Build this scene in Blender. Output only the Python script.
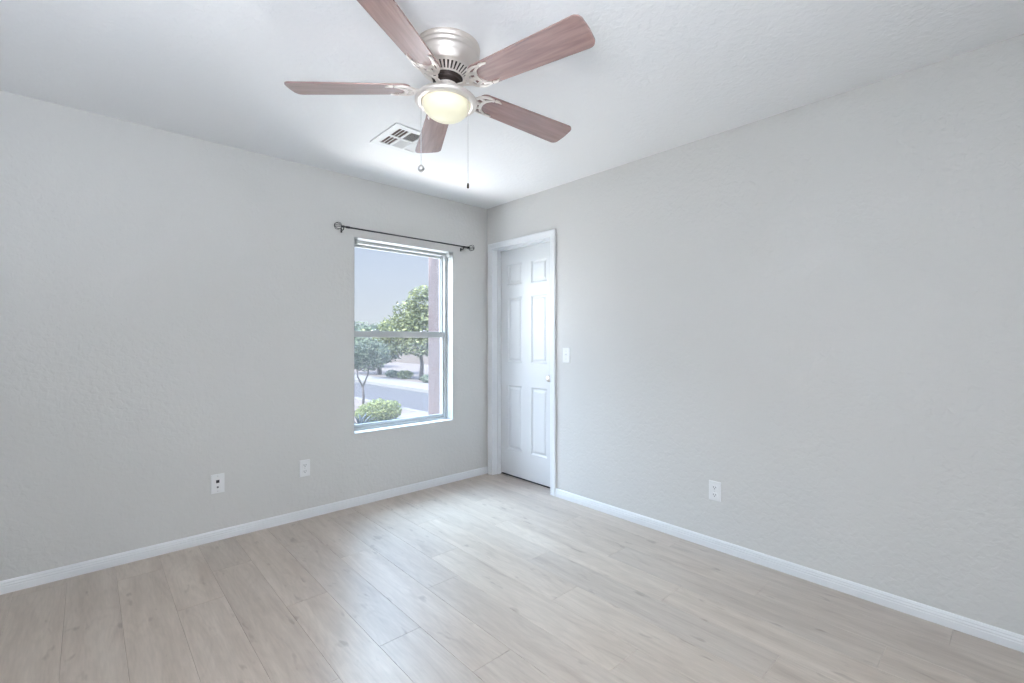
import bpy, bmesh, math, random
from mathutils import Vector, Matrix
for o in list(bpy.data.objects): bpy.data.objects.remove(o)
S = bpy.context.scene
COL = S.collection
R = math.radians
PI = math.pi
rnd = random.Random(7)

# ------------------------------------------------------------------ camera, world, sun, lights, exposure
cd = bpy.data.cameras.new('camera'); cam = bpy.data.objects.new('camera', cd); COL.objects.link(cam)
cd.sensor_width = 36; cd.lens = 466 / 1024 * 36; cd.shift_y = -1.5 / 1024; cd.clip_start = .05; cd.clip_end = 600
cam.location = (-2.735, -3.338, 1.23); cam.rotation_euler = (R(90), 0, -math.atan2(.6741, .7384))
S.camera = cam
S.view_settings.view_transform = 'Standard'; S.view_settings.look = 'None'
S.view_settings.gamma = 1; S.view_settings.use_curve_mapping = False
S.view_settings.exposure = 0.20

w = bpy.data.worlds.new('sky'); S.world = w; w.use_nodes = True
nt = w.node_tree; nt.nodes.clear()
wo = nt.nodes.new('ShaderNodeOutputWorld'); bg = nt.nodes.new('ShaderNodeBackground')
tc = nt.nodes.new('ShaderNodeTexCoord'); sp = nt.nodes.new('ShaderNodeSeparateXYZ'); cr = nt.nodes.new('ShaderNodeValToRGB')
nt.links.new(tc.outputs['Generated'], sp.inputs[0]); nt.links.new(sp.outputs['Z'], cr.inputs[0])
e = cr.color_ramp.elements
e[0].position = 0; e[0].color = (.64, .66, .70, 1)
e[1].position = .9; e[1].color = (.36, .52, .92, 1)
m_ = e.new(.25); m_.color = (.47, .55, .73, 1)
# the sky is several times brighter overhead and on the sun's (west) side than low in the north-east
def mth(op, a, b):
    q = nt.nodes.new('ShaderNodeMath'); q.operation = op
    for i, v in enumerate((a, b)):
        if hasattr(v, 'links'): nt.links.new(v, q.inputs[i])
        else: q.inputs[i].default_value = v
    return q.outputs[0]
def mrange(v, a, b, c, d):
    q = nt.nodes.new('ShaderNodeMapRange'); q.interpolation_type = 'SMOOTHSTEP'
    nt.links.new(v, q.inputs[0])
    for i, x in enumerate((a, b, c, d)): q.inputs[i + 1].default_value = x
    return q.outputs[0]
up = mrange(sp.outputs['Z'], .22, .75, 0, 1); west = mth('MULTIPLY', mrange(sp.outputs['X'], .25, -.75, 0, 1), mrange(sp.outputs['Z'], -.05, .15, 0, 1))
nt.links.new(mth('ADD', 1.0, mth('ADD', mth('MULTIPLY', up, 3.5), mth('MULTIPLY', west, 6.0))), bg.inputs[1])
nt.links.new(cr.outputs[0], bg.inputs[0])
nt.links.new(bg.outputs[0], wo.inputs[0])

def light(name, kind, loc, rot, energy, color=(1, 1, 1), **kw):
    l = bpy.data.lights.new(name, kind); l.energy = energy; l.color = color
    for k, v in kw.items(): setattr(l, k, v)
    o = bpy.data.objects.new(name, l); COL.objects.link(o); o.location = loc; o.rotation_euler = rot
    return o
def aim(loc, to): return (Vector(loc) - Vector(to)).to_track_quat('Z', 'Y').to_euler()
sun = light('sun', 'SUN', (0, 0, 20), (0, 0, 0), 11.0, (1, .95, .84), angle=R(.6))
sd = Vector((-.62, -.22, .95)).normalized()            # towards the sun: west, a little behind the house
sun.rotation_euler = sd.to_track_quat('Z', 'Y').to_euler()
# added area lamp behind the camera, fills the room like ceiling-bounced flash
light('bounce_fill', 'AREA', (-3.05, -3.45, 1.05), (R(180), R(-24), 0), 86, (.80, .88, 1), shape='SQUARE', size=.8)
# unseen area lamps added outside to boost sky and ground light through the window
light('window_sky_fill', 'AREA', (-2.9, 1.9, 2.1), aim((-2.9, 1.9, 2.1), (-.83, .1, 1.25)), 120, (.80, .89, 1), shape='SQUARE', size=1.6)
light('overhead_sky_fill', 'AREA', (-.9, 2.0, 3.5), aim((-.9, 2.0, 3.5), (-.83, .1, 1.3)), 430, (.58, .80, 1), shape='SQUARE', size=1.8)
light('west_ground_fill', 'AREA', (-1.6, 1.2, -.38), aim((-1.6, 1.2, -.38), (-.83, .1, 1.3)), 66, (1, .86, .72), shape='SQUARE', size=1.3)
light('window_ground_fill', 'AREA', (-.35, 1.25, -.38), aim((-.35, 1.25, -.38), (-.83, .1, 1.3)), 112, (1, .91, .82), shape='SQUARE', size=1.5)

# ------------------------------------------------------------------ materials
def mat(name, col, rough=.6, metal=0., bump=None, var=None, spec=.5, coat=0., emit=None):
    m = bpy.data.materials.new(name); m.use_nodes = True
    n = m.node_tree; b = n.nodes['Principled BSDF']
    b.inputs['Base Color'].default_value = (*col, 1); b.inputs['Roughness'].default_value = rough
    b.inputs['Metallic'].default_value = metal; b.inputs['Specular IOR Level'].default_value = spec
    b.inputs['Coat Weight'].default_value = coat; b.inputs['Coat Roughness'].default_value = .12
    t = n.nodes.new('ShaderNodeTexCoord')
    if var:                                            # (scale, amount)
        z = n.nodes.new('ShaderNodeTexNoise'); z.inputs['Scale'].default_value = var[0]; z.inputs['Detail'].default_value = 5
        x = n.nodes.new('ShaderNodeMix'); x.data_type = 'RGBA'
        x.inputs[6].default_value = (*[c * (1 - var[1]) for c in col], 1); x.inputs[7].default_value = (*[min(1, c * (1 + var[1])) for c in col], 1)
        n.links.new(t.outputs['Object'], z.inputs['Vector']); n.links.new(z.outputs['Fac'], x.inputs[0]); n.links.new(x.outputs[2], b.inputs['Base Color'])
    if bump:                                           # (scale, strength, distance)
        z = n.nodes.new('ShaderNodeTexNoise'); z.inputs['Scale'].default_value = bump[0]; z.inputs['Detail'].default_value = 3; z.inputs['Distortion'].default_value = .6
        q = n.nodes.new('ShaderNodeBump'); q.inputs['Strength'].default_value = bump[1]; q.inputs['Distance'].default_value = bump[2]
        n.links.new(t.outputs['Object'], z.inputs['Vector']); n.links.new(z.outputs['Fac'], q.inputs['Height']); n.links.new(q.outputs[0], b.inputs['Normal'])
    if emit:
        b.inputs['Emission Color'].default_value = (*emit[0], 1); b.inputs['Emission Strength'].default_value = emit[1]
    return m

M = {}
M['wall'] = mat('wall_paint', (.665, .655, .634), .75, bump=(38, .6, .005), var=(1.2, .02), spec=.35)
M['ceiling'] = mat('ceiling_paint', (.87, .87, .87), .8, bump=(38, .55, .005), var=(1.0, .015), spec=.3)
M['trim'] = mat('white_trim_paint', (.80, .81, .82), .35, bump=(90, .08, .001))
M['door'] = mat('white_door_paint', (.70, .71, .71), .38, bump=(120, .08, .001))
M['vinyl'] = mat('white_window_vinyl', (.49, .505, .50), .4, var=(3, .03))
M['plastic'] = mat('white_plastic', (.83, .83, .83), .3, var=(40, .02))
M['slot'] = mat('dark_slot', (.03, .03, .035), .6, var=(60, .1))
M['socket'] = mat('socket_slot', (.12, .12, .13), .6, var=(60, .1))
M['black'] = mat('black_metal', (.03, .03, .035), .35, .6, var=(60, .2))
M['nickel'] = mat('brushed_nickel', (.78, .72, .67), .45, 1., bump=(140, .05, .0005))
M['cream'] = mat('pale_nickel', (.80, .74, .69), .38, .55, bump=(90, .05, .0005))
M['dark'] = mat('dark_motor', (.05, .035, .03), .5, .5, var=(60, .3))
M['chain'] = mat('chain_metal', (.62, .62, .62), .35, .8, var=(80, .1))
M['grille'] = mat('register_paint', (.82, .82, .81), .5, var=(50, .02))
M['grille_dark'] = mat('register_duct', (.16, .11, .10), .8, var=(50, .2))
M['stucco'] = mat('stucco', (.080, .052, .048), .9, bump=(60, .6, .01), var=(25, .12))
M['roof'] = mat('roof_slab', (.45, .43, .41), .9, var=(6, .1))

def floor_mat():
    m = bpy.data.materials.new('oak_plank'); m.use_nodes = True; n = m.node_tree; b = n.nodes['Principled BSDF']; L = n.links.new
    t = n.nodes.new('ShaderNodeTexCoord'); at = n.nodes.new('ShaderNodeAttribute'); at.attribute_name = 'plank'
    ad = n.nodes.new('ShaderNodeVectorMath'); ad.operation = 'MULTIPLY_ADD'
    ad.inputs[1].default_value = (37, 91, 13); L(at.outputs['Color'], ad.inputs[0]); L(t.outputs['Object'], ad.inputs[2])
    def noise(scale, sx, sy, det, dist):
        mp = n.nodes.new('ShaderNodeMapping'); mp.inputs['Scale'].default_value = (sx, sy, 1)
        z = n.nodes.new('ShaderNodeTexNoise'); z.inputs['Scale'].default_value = scale; z.inputs['Detail'].default_value = det; z.inputs['Distortion'].default_value = dist
        L(ad.outputs[0], mp.inputs[0]); L(mp.outputs[0], z.inputs['Vector']); return z
    a = noise(1.7, 9.0, .8, 6, .6); f = noise(22, 6, .6, 6, .2); k = noise(3.0, 4.2, .9, 3, .5)
    # cathedral grain rings
    mp = n.nodes.new('ShaderNodeMapping'); mp.inputs['Scale'].default_value = (9, 1.5, 1); L(ad.outputs[0], mp.inputs[0])
    zz = n.nodes.new('ShaderNodeTexNoise'); zz.inputs['Scale'].default_value = .75; zz.inputs['Detail'].default_value = 1.5; zz.inputs['Distortion'].default_value = .4; L(mp.outputs[0], zz.inputs['Vector'])
    mu = n.nodes.new('ShaderNodeMath'); mu.operation = 'MULTIPLY'; mu.inputs[1].default_value = 85; L(zz.outputs['Fac'], mu.inputs[0])
    si = n.nodes.new('ShaderNodeMath'); si.operation = 'SINE'; L(mu.outputs[0], si.inputs[0])
    r1 = n.nodes.new('ShaderNodeValToRGB'); r1.color_ramp.elements[0].position = .30; r1.color_ramp.elements[1].position = .70
    r1.color_ramp.elements[0].color = (.46, .38, .315, 1); r1.color_ramp.elements[1].color = (.575, .495, .42, 1); L(a.outputs['Fac'], r1.inputs[0])
    def mixc(fac, c1, c2, mode='MIX'):
        x = n.nodes.new('ShaderNodeMix'); x.data_type = 'RGBA'; x.blend_type = mode
        for i, v in ((0, fac), (6, c1), (7, c2)):
            if hasattr(v, 'links'): L(v, x.inputs[i])
            else: x.inputs[i].default_value = v
        return x.outputs[2]
    def ramp(sock, p0, p1, c0, c1):
        r = n.nodes.new('ShaderNodeValToRGB'); r.color_ramp.elements[0].position = p0; r.color_ramp.elements[1].position = p1
        r.color_ramp.elements[0].color = (*c0, 1); r.color_ramp.elements[1].color = (*c1, 1); L(sock, r.inputs[0]); return r.outputs[0]
    c = mixc(1.0, r1.outputs[0], ramp(f.outputs['Fac'], .3, .7, (.93, .93, .93), (1.05, 1.05, 1.05)), 'MULTIPLY')
    c = mixc(1.0, c, ramp(k.outputs['Fac'], .28, .42, (.86, .84, .83), (1, 1, 1)), 'MULTIPLY')
    si2 = n.nodes.new('ShaderNodeMath'); si2.operation = 'MULTIPLY_ADD'; si2.inputs[1].default_value = .5; si2.inputs[2].default_value = .5; L(si.outputs[0], si2.inputs[0])
    c = mixc(1.0, c, ramp(si2.outputs[0], .0, .5, (.955, .95, .945), (1, 1, 1)), 'MULTIPLY')
    c = mixc(1.0, c, ramp(noise(6.5, 3.4, 1.0, 2, .2).outputs['Fac'], .66, .75, (1, 1, 1), (.72, .69, .67)), 'MULTIPLY')
    sc = n.nodes.new('ShaderNodeSeparateColor'); L(at.outputs['Color'], sc.inputs[0])
    c = mixc(1.0, c, ramp(sc.outputs[2], 0, 1, (.93, .93, .94), (1.05, 1.04, 1.03)), 'MULTIPLY')
    L(c, b.inputs['Base Color'])
    b.inputs['Roughness'].default_value = .40; b.inputs['Specular IOR Level'].default_value = .6
    b.inputs['Coat Weight'].default_value = .42; b.inputs['Coat Roughness'].default_value = .34; b.inputs['Coat IOR'].default_value = 1.75
    bp = n.nodes.new('ShaderNodeBump'); bp.inputs['Strength'].default_value = .15; bp.inputs['Distance'].default_value = .001
    L(f.outputs['Fac'], bp.inputs['Height']); L(bp.outputs[0], b.inputs['Normal'])
    return m
M['floor'] = floor_mat()

def wood_mat():
    m = bpy.data.materials.new('cherry_veneer'); m.use_nodes = True; n = m.node_tree; b = n.nodes['Principled BSDF']; L = n.links.new
    t = n.nodes.new('ShaderNodeTexCoord'); mp = n.nodes.new('ShaderNodeMapping'); mp.inputs['Scale'].default_value = (2.5, 26, 8)
    z = n.nodes.new('ShaderNodeTexNoise'); z.inputs['Scale'].default_value = 2; z.inputs['Detail'].default_value = 5; z.inputs['Distortion'].default_value = .5
    r = n.nodes.new('ShaderNodeValToRGB'); r.color_ramp.elements[0].position = .3; r.color_ramp.elements[1].position = .72
    r.color_ramp.elements[0].color = (.19, .085, .07, 1); r.color_ramp.elements[1].color = (.34, .185, .155, 1)
    L(t.outputs['Object'], mp.inputs[0]); L(mp.outputs[0], z.inputs['Vector']); L(z.outputs['Fac'], r.inputs[0]); L(r.outputs[0], b.inputs['Base Color'])
    b.inputs['Roughness'].default_value = .32; b.inputs['Specular IOR Level'].default_value = .8
    b.inputs['Coat Weight'].default_value = 1; b.inputs['Coat Roughness'].default_value = .25; b.inputs['Coat IOR'].default_value = 1.8
    return m
M['wood'] = wood_mat()

def glass_mat(name, veil, tint):
    m = bpy.data.materials.new(name); m.use_nodes = True; n = m.node_tree; n.nodes.remove(n.nodes['Principled BSDF']); L = n.links.new
    o = n.nodes['Material Output']; tr = n.nodes.new('ShaderNodeBsdfTransparent'); tr.inputs[0].default_value = (*tint, 1)
    tl = n.nodes.new('ShaderNodeBsdfTranslucent'); tl.inputs[0].default_value = (.9, .93, .95, 1)
    gl = n.nodes.new('ShaderNodeBsdfGlossy'); gl.inputs['Roughness'].default_value = .02
    m1 = n.nodes.new('ShaderNodeMixShader'); m1.inputs[0].default_value = veil; L(tr.outputs[0], m1.inputs[1]); L(tl.outputs[0], m1.inputs[2])
    m2 = n.nodes.new('ShaderNodeMixShader'); m2.inputs[0].default_value = .04; L(m1.outputs[0], m2.inputs[1]); L(gl.outputs[0], m2.inputs[2])
    L(m2.outputs[0], o.inputs[0]); return m
M['glass'] = glass_mat('window_glass', .006, (.96, .98, .98))
M['glass_low'] = glass_mat('screened_glass', .014, (.93, .96, .97))

def bowl_mat():
    m = mat('lit_frosted_glass', (.80, .76, .58), .35, emit=((1, .93, .66), .24))
    return m
M['bowl'] = bowl_mat()

def leaf_mat(name, c1, c2):
    m = bpy.data.materials.new(name); m.use_nodes = True; n = m.node_tree; b = n.nodes['Principled BSDF']; L = n.links.new
    g = n.nodes.new('ShaderNodeAttribute'); g.attribute_name = 'tone'
    x = n.nodes.new('ShaderNodeMix'); x.data_type = 'RGBA'; x.inputs[6].default_value = (*c1, 1); x.inputs[7].default_value = (*c2, 1)
    L(g.outputs['Fac'], x.inputs[0]); L(x.outputs[2], b.inputs['Base Color']); b.inputs['Roughness'].default_value = .6
    o = n.nodes['Material Output']; tl = n.nodes.new('ShaderNodeBsdfTranslucent'); L(x.outputs[2], tl.inputs[0])
    mx = n.nodes.new('ShaderNodeMixShader'); mx.inputs[0].default_value = .35; L(b.outputs[0], mx.inputs[1]); L(tl.outputs[0], mx.inputs[2]); L(mx.outputs[0], o.inputs[0])
    return m
M['leaf_yellow'] = leaf_mat('yellow_green_leaves', (.065, .085, .035), (.34, .36, .15))
M['leaf_blue'] = leaf_mat('grey_green_leaves', (.045, .065, .045), (.21, .25, .15))
M['leaf_bush'] = leaf_mat('bush_leaves', (.08, .11, .03), (.36, .38, .13))
M['agave'] = leaf_mat('blue_green_blades', (.05, .07, .08), (.10, .13, .14))
M['bark'] = mat('bark', (.06, .048, .045), .9, bump=(30, .5, .02), var=(8, .2))
M['gravel'] = mat('tan_gravel', (.135, .108, .090), .95, bump=(30, .5, .02), var=(14, .18))
M['asphalt'] = mat('asphalt', (.054, .049, .050), .9, bump=(40, .3, .01), var=(3, .06))
M['concrete'] = mat('concrete', (.16, .15, .135), .9, var=(4, .06))
M['bounce_slab'] = mat('pale_bounce', (.80, .775, .73), .9, var=(3, .04))  # kept pale so the added slab reflects sun towards the window
M['hill'] = mat('hazy_hill', (.09, .095, .12), 1., var=(.05, .08))

# ------------------------------------------------------------------ helpers
def link(name, bm, m, parent=None, smooth=False):
    me = bpy.data.meshes.new(name); bmesh.ops.recalc_face_normals(bm, faces=bm.faces[:]); bm.to_mesh(me); bm.free()
    for mm in (m if isinstance(m, (list, tuple)) else [m]): me.materials.append(mm)
    if smooth:
        for p in me.polygons: p.use_smooth = True
    o = bpy.data.objects.new(name, me); COL.objects.link(o)
    if parent: o.parent = parent
    return o
def tag(o, label=None, cat=None, group=None, kind=None):
    for k, v in (('label', label), ('category', cat), ('group', group), ('kind', kind)):
        if v: o[k] = v
    return o
def empty(name, loc=(0, 0, 0), rz=0):
    o = bpy.data.objects.new(name, None); COL.objects.link(o); o.location = loc; o.rotation_euler = (0, 0, rz); o.empty_display_size = .1
    return o
def box(bm, x0, x1, y0, y1, z0, z1, bev=0, mi=0):
    v = [bm.verts.new((x, y, z)) for z in (z0, z1) for y in (y0, y1) for x in (x0, x1)]
    fs = [bm.faces.new([v[i] for i in q]) for q in ((0, 2, 3, 1), (4, 5, 7, 6), (0, 1, 5, 4), (2, 6, 7, 3), (0, 4, 6, 2), (1, 3, 7, 5))]
    for f in fs: f.material_index = mi
    if bev:
        es = set(e for f in fs for e in f.edges)
        r = bmesh.ops.bevel(bm, geom=list(es), offset=bev, segments=2, affect='EDGES', profile=.6)
    return fs
def B(*a, **k):
    bm = bmesh.new(); box(bm, *a, **k); return bm
def lathe(bm, prof, seg=48, c=(0, 0, 0), axis='z', mi=0, cap=True):
    rings = []
    for r, z in prof:
        ring = []
        for i in range(seg):
            a = 2 * PI * i / seg; p = (r * math.cos(a), r * math.sin(a), z)
            if axis == 'x': p = (p[2], p[0], p[1])
            if axis == 'y': p = (p[0], p[2], p[1])
            ring.append(bm.verts.new((p[0] + c[0], p[1] + c[1], p[2] + c[2])))
        rings.append(ring)
    for a, b in zip(rings, rings[1:]):
        for i in range(seg):
            f = bm.faces.new((a[i], a[(i + 1) % seg], b[(i + 1) % seg], b[i])); f.material_index = mi
    if cap:
        for ring in (rings[0], rings[-1]):
            f = bm.faces.new(ring); f.material_index = mi
def tube(bm, pts, rad, seg=8, closed=False):
    pts = [Vector(p) for p in pts]; n = len(pts); rings = []
    rr = rad if isinstance(rad, (list, tuple)) else [rad] * n
    up = None
    for i, p in enumerate(pts):
        if closed: d = (pts[(i + 1) % n] - pts[i - 1]).normalized()
        else: d = (pts[min(i + 1, n - 1)] - pts[max(i - 1, 0)]).normalized()
        if up is None:
            up = d.orthogonal().normalized()
        up = (up - d * up.dot(d)).normalized(); s = d.cross(up)
        rings.append([bm.verts.new(p + (up * math.cos(2 * PI * k / seg) + s * math.sin(2 * PI * k / seg)) * rr[i]) for k in range(seg)])
    prs = list(zip(rings, rings[1:])) + ([(rings[-1], rings[0])] if closed else [])
    for a, b in prs:
        for k in range(seg): bm.faces.new((a[k], a[(k + 1) % seg], b[(k + 1) % seg], b[k]))
    if not closed: bm.faces.new(rings[0]); bm.faces.new(rings[-1])
def ribbon(bm, pts, wid, z0, z1):
    """flat strip in xy plane following pts with width(s), thickness z0..z1"""
    n = len(pts); ww = wid if isinstance(wid, (list, tuple)) else [wid] * n; rows = []
    for i, p in enumerate(pts):
        a = Vector(pts[max(i - 1, 0)]); b = Vector(pts[min(i + 1, n - 1)]); d = (b - a).normalized(); nn = Vector((-d.y, d.x)) * ww[i] / 2
        q = Vector(p); rows.append([bm.verts.new((q.x + s * nn.x, q.y + s * nn.y, z)) for s, z in ((1, z0), (-1, z0), (-1, z1), (1, z1))])
    for a, b in zip(rows, rows[1:]):
        for k in range(4): bm.faces.new((a[k], a[(k + 1) % 4], b[(k + 1) % 4], b[k]))
    bm.faces.new(rows[0]); bm.faces.new(rows[-1])
def extrude_poly(bm, pts, z0, z1, mi=0):
    a = [bm.verts.new((x, y, z0)) for x, y in pts]; b = [bm.verts.new((x, y, z1)) for x, y in pts]; n = len(pts)
    for f in [bm.faces.new(a), bm.faces.new(b)] + [bm.faces.new((a[i], a[(i + 1) % n], b[(i + 1) % n], b[i])) for i in range(n)]: f.material_index = mi
def struct(name, bm, m, parent=None, **k):
    o = link(name, bm, m, parent, **k)
    if not parent: o['kind'] = 'structure'
    return o

H = 2.44; XW = -3.45; YS = -3.80; TH = .20; TE = .13
WX0, WX1, WZ0, WZ1 = -1.272, -.382, .535, 1.995          # window opening
DY0, DY1, DZ = -.804, -.086, 2.052                       # door opening

# ------------------------------------------------------------------ room shell
bm = bmesh.new()
for a in ((XW - TE, WX0, 0, TH, -.12, H + .02), (WX1, .9, 0, TH, -.12, H + .02), (WX0, WX1, 0, TH, -.12, WZ0), (WX0, WX1, 0, TH, WZ1, H + .02)): box(bm, *a)
bmesh.ops.remove_doubles(bm, verts=bm.verts, dist=1e-5)
for f in bm.faces:
    if f.calc_center_median().y > TH - .001: f.material_index = 1
wn = struct('wall_north', bm, [M['wall'], M['stucco']])
bm = bmesh.new()
for a in ((0, TE, YS - TE, DY0 - .018, -.1, H + .02), (0, TE, DY1 + .018, 0, -.1, H + .02), (0, TE, DY0 - .018, DY1 + .018, DZ + .018, H + .02)): box(bm, *a)
struct('wall_east', bm, M['wall'])
struct('wall_west', B(XW - TE, XW, YS - TE, 0, -.1, H + .02), M['wall'])
struct('wall_south', B(XW - TE, TE, YS - TE, YS, -.1, H + .02), M['wall'])
struct('ceiling', B(XW - .25, .95, YS - .25, TH + .02, H, H + .2), M['ceiling'])
struct('wall_light_block', (lambda b: (box(b, TE, .86, -1.2, -1.1, -.1, H), box(b, .80, .9, -1.1, 0, -.1, H), b)[-1])(bmesh.new()), M['wall'])  # unseen walls added so sunlight does not leak under the door
struct('wall_pillar', B(-.362, .9, TH, .43, -.5, 2.9, bev=.006), M['stucco'])

# floor: staggered planks, one mesh
PW = .1885; PL = 1.22; X0 = -1.490
known = {-1: -1.966, -2: -1.598, 0: -1.351, 1: -1.085, 3: -1.480, 4: -2.190, -3: -1.05, 2: -.62, 5: -1.75, 6: -1.25, 7: -.7}
verts = []; faces = []; tone = []
def plank(x0, x1, y0, y1):
    g = .0011; r = (rnd.random(), rnd.random(), rnd.random())
    i = len(verts)
    verts.extend([(x0, y0, -.0016), (x1, y0, -.0016), (x1, y1, -.0016), (x0, y1, -.0016), (x0 + g, y0 + g, 0), (x1 - g, y0 + g, 0), (x1 - g, y1 - g, 0), (x0 + g, y1 - g, 0)])
    for q in ((0, 1, 5, 4), (1, 2, 6, 5), (2, 3, 7, 6), (3, 0, 4, 7), (4, 5, 6, 7)): faces.append(tuple(i + k for k in q)); tone.append(r)
k = -13
while X0 + k * PW < .84:
    a, b = X0 + k * PW, X0 + (k + 1) * PW
    a2, b2 = max(a, XW - .05), min(b, .84)
    if b2 > a2 + .005:
        y = known.get(k, -rnd.random() * 1.2 - .6)
        while y < 0.1: y += PL
        ymin = YS - .05; top = 0.05
        y -= PL
        while top > ymin:
            lo = max(y, ymin)
            if top - lo > .004: plank(a2, b2, lo, top)
            top = y; y -= PL
    k += 1
me = bpy.data.meshes.new('floor'); me.from_pydata(verts, [], faces); me.materials.append(M['floor'])
ca = me.color_attributes.new('plank', 'FLOAT_COLOR', 'CORNER')
for p in me.polygons:
    for li in p.loop_indices: ca.data[li].color = (*tone[p.index], 1)
fl = bpy.data.objects.new('floor', me); COL.objects.link(fl); fl['kind'] = 'structure'
# solid subfloor below the planks belongs to the same floor
struct('floor_slab', B(XW - .1, .88, YS - .1, .04, -.12, -.002), M['concrete'])

def baseboard(name, p0, p1, nrm, parent=None):
    """profile extruded from p0 to p1, nrm points into the room"""
    prof = [(0, 0), (.0135, 0), (.0135, .030), (.0115, .034), (.0125, .040), (.0095, .047), (.0100, .052), (.0050, .060), (0, .062)]
    bm = bmesh.new(); rows = []
    for p in (p0, p1): rows.append([bm.verts.new((p[0] + nrm[0] * d, p[1] + nrm[1] * d, z)) for d, z in prof])
    n = len(prof)
    for i in range(n): bm.faces.new((rows[0][i], rows[0][(i + 1) % n], rows[1][(i + 1) % n], rows[1][i]))
    bm.faces.new(rows[0]); bm.faces.new(rows[1])
    return struct(name, bm, M['trim'])
baseboard('baseboard_north', (XW, 0), (0, 0), (0, -1))
baseboard('baseboard_east', (0, YS), (0, -.8575), (-1, 0))
baseboard('baseboard_west', (XW, YS), (XW, -.0136), (1, 0))
baseboard('baseboard_south', (XW + .0136, YS), (-.0136, YS), (0, 1))

# ------------------------------------------------------------------ window
win = empty('window_1', ((WX0 + WX1) / 2, .1, WZ0)); win['kind'] = 'structure'
def W(name, bm, m, parent=win, label=None):
    bmesh.ops.translate(bm, verts=bm.verts, vec=(-win.location[0], -win.location[1], -win.location[2]))
    o = link(name, bm, m, parent)
    if label: o['label'] = label
    return o
# painted liner of the opening (sill and returns)
W('window_sill', B(WX0, WX1, .0, .092, WZ0 - .004, WZ0 + .002, bev=.001), M['trim'])
bm = bmesh.new()
box(bm, WX0 - .001, WX0 + .003, .0, .09, WZ0, WZ1); box(bm, WX1 - .003, WX1 + .001, .0, .09, WZ0, WZ1); box(bm, WX0, WX1, .0, .09, WZ1 - .003, WZ1 + .001)
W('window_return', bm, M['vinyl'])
def rect_frame(bm, x0, x1, z0, z1, y0, y1, l, r, b, t, bev=.002):
    box(bm, x0, x0 + l, y0, y1, z0, z1, bev=bev); box(bm, x1 - r, x1, y0, y1, z0, z1, bev=bev)
    box(bm, x0 + l, x1 - r, y0 + .001, y1 - .001, z0, z0 + b, bev=bev); box(bm, x0 + l, x1 - r, y0 + .001, y1 - .001, z1 - t, z1, bev=bev)
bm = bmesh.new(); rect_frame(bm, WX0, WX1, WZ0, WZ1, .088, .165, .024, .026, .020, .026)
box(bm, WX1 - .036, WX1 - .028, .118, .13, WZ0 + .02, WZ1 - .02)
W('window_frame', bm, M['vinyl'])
ZR = 1.275
ix0, ix1 = WX0 + .024, WX1 - .026
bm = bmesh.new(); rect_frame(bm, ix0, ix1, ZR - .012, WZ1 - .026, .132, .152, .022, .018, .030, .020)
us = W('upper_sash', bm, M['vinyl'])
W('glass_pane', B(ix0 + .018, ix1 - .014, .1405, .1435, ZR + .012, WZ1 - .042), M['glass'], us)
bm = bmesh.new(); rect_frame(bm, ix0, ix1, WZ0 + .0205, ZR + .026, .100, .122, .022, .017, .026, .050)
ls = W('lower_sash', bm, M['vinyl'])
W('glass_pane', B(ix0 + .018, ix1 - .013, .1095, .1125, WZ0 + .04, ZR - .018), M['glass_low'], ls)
bm = bmesh.new()
for x in (-1.05, -.61):
    box(bm, x - .028, x + .028, .099, .120, ZR + .025, ZR + .032, bev=.002); box(bm, x - .006, x + .022, .094, .106, ZR + .032, ZR + .038, bev=.002)
W('sash_lock', bm, M['chain'], ls, 'small metal sash lock on the meeting rail')

# blind brackets left in the top corners of the opening
for i, (x0, x1, lab) in enumerate(((WX0 + .004, WX0 + .034, 'small white blind bracket in the upper left corner of the window opening'),
                                   (WX1 - .034, WX1 - .004, 'small white blind bracket in the upper right corner of the window opening'))):
    bm = bmesh.new()
    box(bm, x0, x1, .012, .050, WZ1 - .007, WZ1 - .003); box(bm, x0, x0 + .003, .012, .050, WZ1 - .045, WZ1 - .007); box(bm, x1 - .003, x1, .012, .050, WZ1 - .045, WZ1 - .007); box(bm, x0, x1, .047, .050, WZ1 - .045, WZ1 - .007)
    tag(link('blind_bracket', bm, M['vinyl']), lab, 'bracket', 'blind brackets in the window opening')

# ------------------------------------------------------------------ curtain rod
RY, RZ = -.045, 2.046
rod = empty('curtain_rod', (-.835, RY, RZ)); tag(rod, 'thin black curtain rod with open ball finials above the window', 'curtain rod')
bm = bmesh.new()
lathe(bm, [(.0058, -1.374 + .835), (.0058, .586)], 16, axis='x'); lathe(bm, [(.0070, -.515), (.0085, -.510), (.0085, -.490), (.0060, -.486)], 16, axis='x')
link('rod', bm, M['black'], rod, smooth=True)
def finial(xc, s):
    bm = bmesh.new(); r = .026
    for k in range(3):
        a = k * PI / 3
        tube(bm, [(xc + r * math.cos(t), r * math.sin(t) * math.cos(a), r * math.sin(t) * math.sin(a)) for t in [2 * PI * j / 24 for j in range(24)]], .0019, 6, True)
    x1 = xc - s * r
    prof = [(.0075, x1 - s * .020), (.0105, x1 - s * .014), (.006, x1 - s * .009), (.010, x1 - s * .003), (.004, x1 + s * .002)]
    lathe(bm, prof, 16, axis='x')
    o = link('finial', bm, M['black'], rod, smooth=True)
finial(-1.410 + .835, -1); finial(-.214 + .835, 1)
for bx in (-1.368 + .835, -.300 + .835):
    bm = bmesh.new()
    box(bm, bx - .006, bx + .006, .0420, .045, -.036, -.004, bev=.001)
    tube(bm, [(bx, .042, -.018), (bx, .022, -.022), (bx, .006, -.020), (bx, 0, -.015), (bx, 0, -.007)], .0032, 8)
    tube(bm, [(bx, -.010, .003), (bx, -.008, -.007), (bx, 0, -.010), (bx, .008, -.007), (bx, .010, .003)], .0026, 8)
    link('rod_bracket', bm, M['black'], rod, smooth=False)

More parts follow.
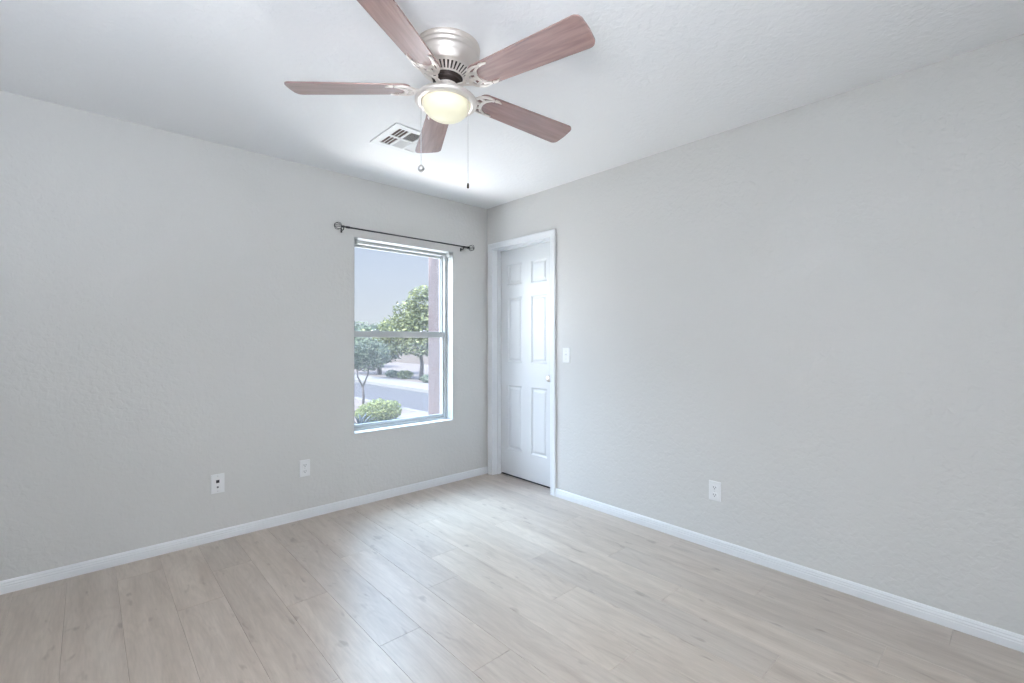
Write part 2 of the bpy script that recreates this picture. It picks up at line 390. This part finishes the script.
# ------------------------------------------------------------------ door
dr = empty('door_1', (0, (DY0 + DY1) / 2, 0)); dr['kind'] = 'structure'
def D(name, bm, m, parent=dr, off=(0, 0, 0), label=None, **k):
    bmesh.ops.translate(bm, verts=bm.verts, vec=(-dr.location[0] - off[0], -dr.location[1] - off[1], -off[2]))
    o = link(name, bm, m, parent, **k)
    if label: o['label'] = label
    return o
# casing with a stepped, rounded profile, mitred at the corners
CW = .053
def casing():
    bm = bmesh.new()
    prof = [(0, 0), (0, .010), (.006, .0125), (.016, .011), (.030, .014), (.044, .017), (.053, .016), (.053, 0)]   # (outwards from opening, thickness)
    path = [(DY1, 0, 1, 0), (DY1, DZ, 1, 1), (DY0, DZ, -1, 1), (DY0, 0, -1, 0)]
    rows = [[bm.verts.new((-t, y + sy * d, z + sz * d)) for d, t in prof] for y, z, sy, sz in path]
    n = len(prof)
    for a, b in zip(rows, rows[1:]):
        for i in range(n): bm.faces.new((a[i], a[(i + 1) % n], b[(i + 1) % n], b[i]))
    bm.faces.new(rows[0]); bm.faces.new(rows[-1])
    return bm
D('door_casing', casing(), M['trim'])
bm = bmesh.new()
box(bm, .0, TE, DY1, DY1 + .018, 0, DZ + .018); box(bm, .0, TE, DY0 - .018, DY0, 0, DZ + .018); box(bm, .0, TE, DY0, DY1, DZ, DZ + .018)
box(bm, .052, .086, DY1 - .010, DY1, 0, DZ); box(bm, .052, .086, DY0, DY0 + .010, 0, DZ); box(bm, .052, .086, DY0 + .01, DY1 - .01, DZ - .010, DZ)
D('door_jamb', bm, M['trim'])
# six panel leaf: front face at x = .088
XF = .088
def leaf():
    bm = bmesh.new(); y0, y1, z0, z1 = DY0 + .003, DY1 - .003, .016, DZ - .003
    cols = [(-.372, -.190), (-.676, -.490)]
    rows_ = [(.245, .822), (1.030, 1.612), (1.722, 1.912)]
    ys = sorted([y0, y1] + [v for c in cols for v in c]); zs = sorted([z0, z1] + [v for r in rows_ for v in r])
    V = {}
    def vv(x, y, z):
        k = (round(x, 5), round(y, 5), round(z, 5))
        if k not in V: V[k] = bm.verts.new((x, y, z))
        return V[k]
    pan = [(a, b, c, d) for a, b in cols for c, d in rows_]
    for i in range(len(ys) - 1):
        for j in range(len(zs) - 1):
            a, b, c, d = ys[i], ys[i + 1], zs[j], zs[j + 1]
            if any(abs(a - p[0]) < 1e-6 and abs(b - p[1]) < 1e-6 and abs(c - p[2]) < 1e-6 and abs(d - p[3]) < 1e-6 for p in pan):
                steps = [(0, 0), (.004, .004), (.012, .010), (.020, .010), (.036, .003)]
                prev = None
                for ins, dep in steps:
                    q = [vv(XF + dep, a + ins, c + ins), vv(XF + dep, b - ins, c + ins), vv(XF + dep, b - ins, d - ins), vv(XF + dep, a + ins, d - ins)]
                    if prev:
                        for t in range(4): bm.faces.new((prev[t], prev[(t + 1) % 4], q[(t + 1) % 4], q[t]))
                    prev = q
                bm.faces.new(prev)
            else:
                bm.faces.new((vv(XF, a, c), vv(XF, b, c), vv(XF, b, d), vv(XF, a, d)))
    box(bm, XF + .012, XF + .035, y0 + .0001, y1 - .0001, z0 + .0001, z1 - .0001)
    for a in ((XF, XF + .014, y0, y0 + .0005, z0, z1), (XF, XF + .014, y1 - .0005, y1, z0, z1), (XF, XF + .014, y0, y1, z0, z0 + .0005), (XF, XF + .014, y0, y1, z1 - .0005, z1)): box(bm, *a)
    return bm
lf = D('door_leaf', leaf(), M['door'])
bm = bmesh.new(); ky, kz = -.742, .915
lathe(bm, [(.031, .0), (.031, -.004), (.026, -.009), (.012, -.012), (.011, -.028), (.018, -.034), (.026, -.044), (.027, -.053), (.022, -.062), (.008, -.065)], 28, c=(XF, ky, kz), axis='x')
D('door_knob', bm, M['nickel'], lf, smooth=True, label='round brushed nickel door knob')
struct('door_gap_shade', B(.10, TE + .02, DY0, DY1, 0, .004), M['slot'])  # dark strip, paints in the shade of the gap under the door

# ------------------------------------------------------------------ wall plates (local: x across, z up, -y out of the wall)
def plate_body(bm, w=.070, h=.114):
    pr = [(0, 0), (0, .0042), (.0035, .0058)]
    prev = None
    for ins, d in pr:
        q = [bm.verts.new((sx * (w / 2 - ins), -d, sz * (h / 2 - ins))) for sx, sz in ((-1, -1), (1, -1), (1, 1), (-1, 1))]
        if prev:
            for t in range(4): bm.faces.new((prev[t], prev[(t + 1) % 4], q[(t + 1) % 4], q[t]))
        else: bm.faces.new(q)
        prev = q
    bm.faces.new(prev)
def outlet(loc, rz, label):
    t = empty('power_outlet', loc, rz); tag(t, label, 'outlet', 'duplex power outlets low on the walls')
    bm = bmesh.new(); plate_body(bm); link('cover_plate', bm, M['plastic'], t)
    for zc in (.0215, -.0215):
        bm = bmesh.new()
        pts = [(.0172 * math.cos(a), max(-.0125, min(.0125, .0172 * math.sin(a)))) for a in [2 * PI * i / 32 for i in range(32)]]
        a = [bm.verts.new((x, -.0055, z + zc)) for x, z in pts]; b = [bm.verts.new((x, -.0078, z + zc)) for x, z in pts]
        bm.faces.new(a); bm.faces.new(b)
        for i in range(32): bm.faces.new((a[i], a[(i + 1) % 32], b[(i + 1) % 32], b[i]))
        s = link('socket', bm, M['plastic'], t)
        bm = bmesh.new()
        box(bm, -.0080, -.0055, -.0084, -.0070, zc - .003, zc + .0065); box(bm, .0055, .0080, -.0084, -.0070, zc - .002, zc + .0065)
        lathe(bm, [(.0028, -.0084), (.0028, -.0070)], 12, c=(0, 0, zc - .0078), axis='y')
        link('socket_slots', bm, M['socket'], s)
    bm = bmesh.new(); lathe(bm, [(.003, -.0070), (.003, -.0050)], 12, axis='y'); link('screw', bm, M['chain'], t)
outlet((-1.624, 0, .347), 0, 'white duplex outlet on the window wall, nearest the window')
outlet((0, -2.117, .341), R(-90), 'white duplex outlet low on the door wall, right of the door')
# media plate
t = empty('media_plate', (-2.140, 0, .348)); tag(t, 'white media wall plate with a small black jack, leftmost plate on the window wall', 'wall plate')
bm = bmesh.new(); plate_body(bm, .072, .117); link('cover_plate', bm, M['plastic'], t)
bm = bmesh.new(); box(bm, -.009, .009, -.0075, -.005, .004, .022, bev=.001); link('jack', bm, M['slot'], t)['label'] = 'black square jack'
bm = bmesh.new(); lathe(bm, [(.0055, -.0050), (.0055, -.0080), (.0040, -.0120), (.0012, -.0120)], 16, c=(0, 0, -.022), axis='y'); link('coaxial_connector', bm, M['socket'], t)
for z in (.046, -.046):
    bm = bmesh.new(); lathe(bm, [(.003, -.0068), (.003, -.0050)], 12, c=(0, 0, z), axis='y'); link('screw', bm, M['chain'], t)
# light switch
t = empty('light_switch', (0, -.966, 1.113), R(-90)); tag(t, 'white toggle light switch beside the door casing', 'light switch')
bm = bmesh.new(); plate_body(bm); link('cover_plate', bm, M['plastic'], t)
bm = bmesh.new(); box(bm, -.0055, .0055, -.0066, -.005, -.012, .012); link('toggle_slot', bm, M['grille'], t)
bm = bmesh.new(); box(bm, -.004, .004, -.017, -.005, -.002, .006, bev=.001); bmesh.ops.rotate(bm, verts=bm.verts, cent=(0, -.005, 0), matrix=Matrix.Rotation(R(-22), 3, 'X')); link('toggle', bm, M['plastic'], t)
for z in (.030, -.030):
    bm = bmesh.new(); lathe(bm, [(.003, -.0068), (.003, -.0050)], 12, c=(0, 0, z), axis='y'); link('screw', bm, M['chain'], t)

# ------------------------------------------------------------------ ceiling register
VX0, VX1, VY0, VY1 = -1.463, -1.150, -.990, -.665
t = empty('air_register', ((VX0 + VX1) / 2, (VY0 + VY1) / 2, H)); tag(t, 'square white air supply register in the ceiling behind the fan', 'air vent')
def V_(name, bm, m, lab=None):
    bmesh.ops.translate(bm, verts=bm.verts, vec=(-t.location[0], -t.location[1], -t.location[2])); o = link(name, bm, m, t)
    if lab: o['label'] = lab
bm = bmesh.new()
gx0, gx1, gy0, gy1 = VX0 + .040, VX1 - .040, VY0 + .042, VY1 - .042
ym = (gy0 + gy1) / 2 
zb = H - .008
for a in ((VX0, gx0, VY0, VY1), (gx1, VX1, VY0, VY1), (gx0, gx1, VY0, gy0), (gx0, gx1, gy1, VY1), (gx0, gx1, ym - .008, ym + .008), (gx0 + .070, gx0 + .080, gy0, gy1), (gx1 - .080, gx1 - .070, gy0, gy1)):
    box(bm, a[0], a[1], a[2], a[3], zb, H - .001)
V_('register_frame', bm, M['grille'])
V_('duct_opening', B(gx0 - .005, gx1 + .005, gy0 - .005, gy1 + .005, H - .0025, H - .001), M['grille_dark'], 'dark duct behind the louvres')
def louvre(x0, x1, y0, y1, along):
    """slanted blade"""
    bm2 = bmesh.new()
    if along == 'y': q = [(x0, y0, H - .002), (x0, y1, H - .002), (x1, y1, zb - .002), (x1, y0, zb - .002)]
    else: q = [(x0, y0, H - .002), (x1, y0, H - .002), (x1, y1, zb - .002), (x0, y1, zb - .002)]
    a = [bm2.verts.new(p) for p in q]; b = [bm2.verts.new((p[0], p[1], p[2] + .0012)) for p in q]
    bm2.faces.new(a); bm2.faces.new(b)
    for i in range(4): bm2.faces.new((a[i], a[(i + 1) % 4], b[(i + 1) % 4], b[i]))
    return bm2
bm = bmesh.new()
for y0, y1 in ((gy0, ym - .008), (ym + .008, gy1)):
    for k in range(4):
        for lo, s in ((gx0 - .004, -1), (gx1 + .004, 1)):
            xa = lo + (-s) * k * .0215; xb = xa + (-s) * .0150
            q = louvre(xb, xa, y0, y1, 'y'); me = bpy.data.meshes.new('t'); q.to_mesh(me); q.free(); bm.from_mesh(me); bpy.data.meshes.remove(me)
    n = 9; st = (y1 - y0) / n
    for k in range(n):
        ya = y0 + k * st; yb = ya + st * .82
        if y0 == gy0: ya, yb = yb, ya
        q = louvre(gx0 + .080, gx1 - .080, ya, yb, 'x'); me = bpy.data.meshes.new('t'); q.to_mesh(me); q.free(); bm.from_mesh(me); bpy.data.meshes.remove(me)
V_('louvres', bm, M['grille'])

# ------------------------------------------------------------------ ceiling fan
FX, FY = -1.6280, -1.7330
fan = empty('ceiling_fan', (FX, FY, H))
Rv = Vector((.7386, -.6744, 0)); Fv = Vector((.6741, .7384, 0))
TILT = Matrix.Rotation(R(-1.4), 3, Rv) @ Matrix.Rotation(R(1.7), 3, Fv)      # the fan hangs slightly out of level
fan.rotation_euler = TILT.to_euler(); tag(fan, 'flush-mount ceiling fan with five cherry blades, nickel housing and lit glass bowl', 'ceiling fan')
bm = bmesh.new()
lathe(bm, [(.130, .0050), (.132, -.004), (.132, -.016), (.128, -.020), (.128, -.024), (.131, -.027), (.131, -.034), (.127, -.038), (.127, -.043), (.130, -.046), (.129, -.056),
           (.125, -.062), (.124, -.070), (.122, -.076), (.117, -.088), (.109, -.099), (.103, -.103), (.06, -.104)], 72)
link('motor_housing', bm, M['nickel'], fan, smooth=True)
# vented ring: sloped cone with real slots
bm = bmesh.new(); N = 36
def cone(u, a): r = .104 + (.064 - .104) * u; z = -.101 + (-.128 + .101) * u; return (r * math.cos(a), r * math.sin(a), z)
us_ = [0, .18, .86, 1]
for i in range(N):
    a0 = 2 * PI * i / N; a1 = a0 + 2 * PI / N * .52; a2 = 2 * PI * (i + 1) / N
    for (p, q, slot) in ((a0, a1, False), (a1, a2, True)):
        for j in range(3):
            if slot and j == 1: continue
            vs = [bm.verts.new(cone(us_[j], p)), bm.verts.new(cone(us_[j], q)), bm.verts.new(cone(us_[j + 1], q)), bm.verts.new(cone(us_[j + 1], p))]
            bm.faces.new(vs)
bmesh.ops.remove_doubles(bm, verts=bm.verts, dist=1e-5)
r_ = bmesh.ops.solidify(bm, geom=bm.faces[:], thickness=.002)
link('vented_ring', bm, M['cream'], fan)
bm = bmesh.new(); lathe(bm, [(.098, -.1045), (.066, -.122), (.058, -.124), (.056, -.136), (.050, -.150), (.046, -.158)], 48); link('motor', bm, M['dark'], fan, smooth=True)
# flywheel with screws
bm = bmesh.new(); lathe(bm, [(.052, -.136), (.058, -.140), (.058, -.147), (.052, -.151), (.030, -.152)], 48); link('flywheel', bm, M['dark'], fan, smooth=True)
bm = bmesh.new(); lathe(bm, [(.036, -.150), (.045, -.155), (.045, -.184), (.048, -.188), (.052, -.191)], 40)
for i in range(8):
    a = i * PI / 4 + .2; box(bm, *( (.0435 * math.cos(a) - .004, .0435 * math.cos(a) + .004, .0435 * math.sin(a) - .004, .0435 * math.sin(a) + .004, -.183, -.163)))
link('light_fitter', bm, M['cream'], fan, smooth=False)
bm = bmesh.new(); lathe(bm, [(.038, -.186), (.050, -.190), (.066, -.194), (.088, -.200), (.110, -.208), (.122, -.215), (.1285, -.224), (.1285, -.231), (.124, -.2365), (.110, -.2385), (.102, -.2385), (.099, -.235), (.09, -.222), (.04, -.214)], 64)
link('light_pan', bm, M['cream'], fan, smooth=True)
bm = bmesh.new(); pr = [(.098 * math.cos(u), -.236 - .068 * math.sin(u)) for u in [PI / 2 * i / 16 for i in range(17)]]
pr[-1] = (.001, -.304)
lathe(bm, [(.098, -.226)] + pr, 56)
link('glass_bowl', bm, M['bowl'], fan, smooth=True)['label'] = 'lit frosted glass bowl shade'

ZB = -.194; A0 = R(-36.19) ; heading = math.atan2(-.6744, .7386)       # fan angles measured from the camera's right
PITCH = R(-11.5)
def blade_mesh():
    bm = bmesh.new(); r0, r1 = .145, .650; w0, w1 = .056, .070; c = .028; pts = []
    def corner(cx, cy, a0, a1, r, n=6): return [(cx + r * math.cos(a0 + (a1 - a0) * i / n), cy + r * math.sin(a0 + (a1 - a0) * i / n)) for i in range(n + 1)]
    pts += corner(r1 - c, w1 - c, PI / 2, 0, c); pts += [(r1 + .003, 0)]; pts += corner(r1 - c, -w1 + c, 0, -PI / 2, c)
    pts += corner(r0 + .03, -w0 + .03, -PI / 2, -PI, .03); pts += corner(r0 + .03, w0 - .03, PI, PI / 2, .03)
    extrude_poly(bm, pts, -.003, .003)
    return bm
def iron_mesh():
    bm = bmesh.new(); z0, z1 = -.0095, -.0035
    out = [(.186 - .058 * math.cos(u), .058 * math.sin(u)) for u in [R(-112 + 224 * i / 28) for i in range(29)]]
    inn = [(.212 - .044 * math.cos(u), .050 * math.sin(u)) for u in [R(-84 + 168 * i / 22) for i in range(23)]]
    ribbon(bm, out, [.006 + .009 * math.sin(PI * i / 28) for i in range(29)], z0, z1)
    ribbon(bm, inn, [.006 + .008 * math.sin(PI * i / 22) for i in range(23)], z0, z1)
    for s in (-1, 1):                                   # webs between the arcs, leaving teardrop openings
        ribbon(bm, [(.142, s * .036), (.158, s * .032), (.178, s * .026)], .012, z0, z1)
        ribbon(bm, [(.212, s * .0550), (.228, s * .0570), (.244, s * .0520)], [.014, .010, .003], z0, z1)   # horn tips
        ribbon(bm, [(.096, s * .005), (.108, s * .014), (.122, s * .020), (.134, s * .024)], .009, z0, z1)   # split neck
    ribbon(bm, [(.126, 0), (.150, 0), (.172, 0)], [.016, .018, .012], z0, z1)
    ribbon(bm, [(.056, 0), (.075, 0), (.090, 0), (.104, 0)], [.030, .024, .018, .020], z0, z1)
    for x, y in ((.150, 0), (.180, .040), (.180, -.040)): lathe(bm, [(.0055, z0 - .002), (.0055, z0)], 10, c=(x, y, 0))
    bmesh.ops.scale(bm, verts=bm.verts, vec=(1, .86, 1))
    return bm
proto = None
for k in range(5):
    ang = A0 + k * 2 * PI / 5 + heading + R((0, 0, -.6, 0, .6)[k])
    if proto is None:
        b = link('blade', blade_mesh(), M['wood'], fan); ir = link('blade_iron', iron_mesh(), M['cream'], b)
        proto = (b, ir)
    else:
        b = proto[0].copy(); COL.objects.link(b); ir = proto[1].copy(); COL.objects.link(ir); ir.parent = b
    b.location = (0, 0, ZB + .02)
    b.rotation_euler = (Matrix.Rotation(ang, 3, 'Z') @ Matrix.Rotation(R((0, 0, 0, 1.1, 0)[k]), 3, 'Y') @ Matrix.Rotation(PITCH, 3, 'X')).to_euler()
# short flanges joining the irons to the flywheel
# pull chains
def pull(dr_, df_, ztop, zend, kind):
    p = TILT @ (Rv * dr_ + Fv * df_ + Vector((0, 0, ztop))); q = TILT.inverted(); top = q @ p; bm = bmesh.new()
    L_ = zend - ztop
    tube(bm, [(-dr_ * .06, 0, .004), (0, 0, 0), (0, 0, L_)], .0011, 6)
    z = -.01
    while z > L_:
        lathe(bm, [(.0004, z + .0016), (.0018, z), (.0004, z - .0016)], 6); z -= .008
    ch = link('pull_chain', bm, M['chain'], fan); ch.location = top; ch.rotation_euler = q.to_euler()      # hangs plumb
    bm = bmesh.new()
    if kind: lathe(bm, [(.001, L_ + .003), (.006, L_), (.0115, L_ - .006), (.0135, L_ - .013), (.0115, L_ - .020), (.006, L_ - .025), (.001, L_ - .027)], 20)
    else: lathe(bm, [(.001, L_ + .003), (.0035, L_), (.0045, L_ - .006), (.0045, L_ - .016), (.002, L_ - .019)], 14)
    o = link('pull_knob', bm, M['chain'] if kind else M['dark'], ch, smooth=True)
    o['label'] = 'round metal pull ball' if kind else 'small dark pull fob'
pull(-.088, -.084, -.236, -.525, True)
pull(.096, -.066, -.236, -.585, False)

# ------------------------------------------------------------------ outdoors
struct('ground', B(-60, 3.25, TH, 80, -.9, -.5), M['gravel'])
struct('street', B(3.25, 5.95, -40, 160, -.9, -.6), M['asphalt'])
struct('curb', B(3.10, 3.27, -40, 160, -.95, -.48, bev=.01), M['concrete'])
struct('sidewalk', B(5.90, 7.15, -40, 160, -.95, -.48, bev=.01), M['concrete'])
struct('yard', B(7.15, 120, -40, 200, -.9, -.5), M['gravel'])
struct('driveway', B(1.9, 3.12, 4.4, 6.35, -.6, -.485, bev=.01), M['concrete'])
struct('bounce_slab', B(-8, 1.8, TH + .002, 3.9, -.7, -.49, bev=.01), M['bounce_slab'])  # unseen slab added to throw sunlight up through the window
# low hills on the horizon
bm = bmesh.new(); prev = None
for i in range(60):
    y = 60 + i * 5; x = 150 - i * 1.1
    h = 7.5 + 3.2 * math.sin(i * .35) + 1.7 * math.sin(i * .93 + 1) + rnd.uniform(-.4, .4)
    q = [bm.verts.new((x - 20, y, -1)), bm.verts.new((x, y, h)), bm.verts.new((x + 30, y, -1))]
    if prev:
        for a in range(2): bm.faces.new((prev[a], prev[a + 1], q[a + 1], q[a]))
    prev = q
struct('hills', bm, M['hill'])

def leaves(bm, blobs, n, size, lay, rr):
    tot = sum(b[3] * b[4] * b[5] for b in blobs)
    for (cx, cy, cz, rx, ry, rz) in blobs:
        for _ in range(int(n * rx * ry * rz / tot)):
            d = Vector((rr.gauss(0, 1), rr.gauss(0, 1), rr.gauss(0, 1))).normalized() * (rr.random() ** .25) * rr.uniform(.85, 1.05)
            p = Vector((cx + d.x * rx, cy + d.y * ry, cz + d.z * rz)); s = size * rr.uniform(.6, 1.3)
            u = Vector((rr.gauss(0, 1), rr.gauss(0, 1), rr.gauss(0, 1))).normalized(); v = u.orthogonal().normalized()
            f = bm.faces.new([bm.verts.new(p + q) for q in (u * s, v * s * .5, -u * s, -v * s * .5)]); t_ = rr.random()
            for l in f.loops: l[lay] = (t_, t_, t_, 1)
def plant(name, loc, label, cat, stems, blobs, n, size, m, seed, group=None, bark=M['bark']):
    rr = random.Random(seed)
    t = empty(name, loc); tag(t, label, cat, group)
    if stems:
        bm = bmesh.new()
        for pts, rad in stems: tube(bm, pts, rad, 8)
        link('trunk', bm, bark, t, smooth=True)
    bm = bmesh.new(); lay = bm.loops.layers.color.new('tone'); leaves(bm, blobs, n, size, lay, rr)
    me = bpy.data.meshes.new('foliage'); bm.to_mesh(me); bm.free(); me.materials.append(m)
    o = bpy.data.objects.new('foliage', me); COL.objects.link(o); o.parent = t
    return t
plant('tree', (7.95, 14.2, -.5), 'tall yellow-green tree across the street with dark trunk', 'tree',
      [([(0, 0, 0), (.05, 0, .7), (0, .1, 1.3)], [.10, .08, .07]), ([(0, .1, 1.2), (-.5, .3, 2.0), (-.9, .5, 2.8)], [.055, .04, .02]), ([(0, .1, 1.2), (.4, 0, 2.2), (.5, -.2, 3.4)], [.055, .04, .02])],
      [(-.6, .7, 2.1, 1.1, 1.1, .7), (.3, -.2, 2.3, 1.3, 1.2, .8), (.1, 0, 3.3, .8, .8, .75), (-.3, .3, 2.8, .9, .9, .7), (.8, -.9, 2.6, 1.1, 1.1, 1.0), (.1, 0, 3.75, .55, .55, .4), (-1.5, 1.6, 1.8, .9, .9, .45), (0, 0, 1.50, 1.2, 1.2, .5), (-.9, 1.0, 1.45, .9, .9, .4)],
      11000, .085, M['leaf_yellow'], 3)
plant('tree', (8.1, 18.4, -.5), 'grey-green leafy tree farther down the far side of the street', 'tree',
      [([(0, 0, 0), (0, 0, 1.0), (.1, 0, 1.6)], [.13, .1, .08])],
      [(0, 0, 1.8, 1.3, 1.2, .8), (-.7, .9, 1.5, 1.1, 1.1, .7), (.3, -.7, 1.5, .9, .9, .7), (0, .2, 1.1, 1.3, 1.2, .6)], 7000, .085, M['leaf_blue'], 5)
plant('tree', (9.6, 24.5, -.5), 'grey-green tree farthest along the street, rising beyond the others', 'tree',
      [([(0, 0, 0), (0, 0, 1.6)], [.16, .1])],
      [(0, 0, 2.0, 1.8, 1.8, .9), (-.9, 1.6, 1.9, 1.4, 1.4, .7), (0, .1, 1.1, 1.7, 1.7, .7)], 5000, .10, M['leaf_blue'], 9)
plant('young_tree', (2.17, 7.34, -.5), 'small forked young tree on the near verge with thin trunk', 'tree',
      [([(0, 0, 0), (.01, 0, .4), (0, .02, .62)], [.035, .03, .028]), ([(0, .02, .6), (-.10, .08, .85), (-.14, .1, 1.35)], [.024, .018, .01]), ([(0, .02, .6), (.09, -.05, .88), (.15, -.08, 1.3)], [.024, .018, .01])],
      [(-.10, .10, 1.30, .34, .34, .30), (.25, -.15, 1.38, .36, .34, .36), (0, 0, 1.55, .45, .45, .28), (.1, 0, 1.12, .32, .3, .16)], 2600, .042, M['leaf_blue'], 11)
plant('rounded_bush', (1.78, 5.75, -.5), 'rounded yellow-green bush in the front yard below the young tree', 'bush', [],
      [(0, 0, .24, .33, .33, .26), (.22, -.10, .26, .25, .25, .22), (-.20, .12, .20, .26, .26, .20)], 6500, .026, M['leaf_bush'], 13)
# agave-like plant
def agave(loc, label, s, seed):
    rr = random.Random(seed); t = empty('agave_plant', loc); tag(t, label, 'plant'); bm = bmesh.new(); lay = bm.loops.layers.color.new('tone')
    for i in range(34):
        a = rr.random() * 2 * PI; el = R(rr.uniform(25, 85)); L_ = s * rr.uniform(.7, 1.05); wd = s * .06; rows = []; t_ = rr.random()
        sd_ = Vector((-math.sin(a), math.cos(a), 0))
        for j in range(6):
            u = j / 5; q = Vector((math.cos(a) * math.cos(el) * L_ * u, math.sin(a) * math.cos(el) * L_ * u, math.sin(el) * L_ * u - .25 * s * u * u))
            w_ = wd * (1 - u) ** .6 * (.7 + .5 * u) + .001
            rows.append((bm.verts.new(q + sd_ * w_), bm.verts.new(q + Vector((0, 0, -wd * .35 * (1 - u)))), bm.verts.new(q - sd_ * w_)))
        for a_, b_ in zip(rows, rows[1:]):
            for k_ in range(2):
                f = bm.faces.new((a_[k_], a_[k_ + 1], b_[k_ + 1], b_[k_]))
                for l in f.loops: l[lay] = (t_, t_, t_, 1)
    me = bpy.data.meshes.new('leaves'); bm.to_mesh(me); bm.free(); me.materials.append(M['agave']); o = bpy.data.objects.new('leaves', me); COL.objects.link(o); o.parent = t
agave((1.22, 5.40, -.5), 'blue-green spiky plant left of the rounded bush, low in the window', .48, 2)
for i, (x, y, s, m, lab) in enumerate(((7.75, 16.4, .30, 'leaf_blue', 'low grey-green shrub farthest left in the row beyond the far sidewalk'),
                                  (7.75, 15.2, .34, 'leaf_bush', 'pale low shrub between two grey ones beyond the far sidewalk'),
                                  (7.5, 12.9, .30, 'leaf_blue', 'low grey-green shrub in front of the tall tree trunk'),
                                  (7.55, 11.6, .38, 'leaf_blue', 'low grey-green shrub just right of the tall tree trunk'))):
    plant('low_shrub', (x, y, -.5), lab, 'shrub', [], [(0, 0, s * .55, s * 1.1, s * 1.1, s * .6), (.2, .3, s * .4, s * .8, s * .8, s * .45)], 900, .05, M[m], 20 + i, 'low shrubs beyond the far sidewalk')
# low tan garden wall beyond the yard
wl = struct('wall_garden', (lambda b: (box(b, 15.0, 15.2, 14, 60, -.5, .55), box(b, 14.97, 15.23, 14, 60, .55, .62), b)[-1])(bmesh.new()), M['gravel'])
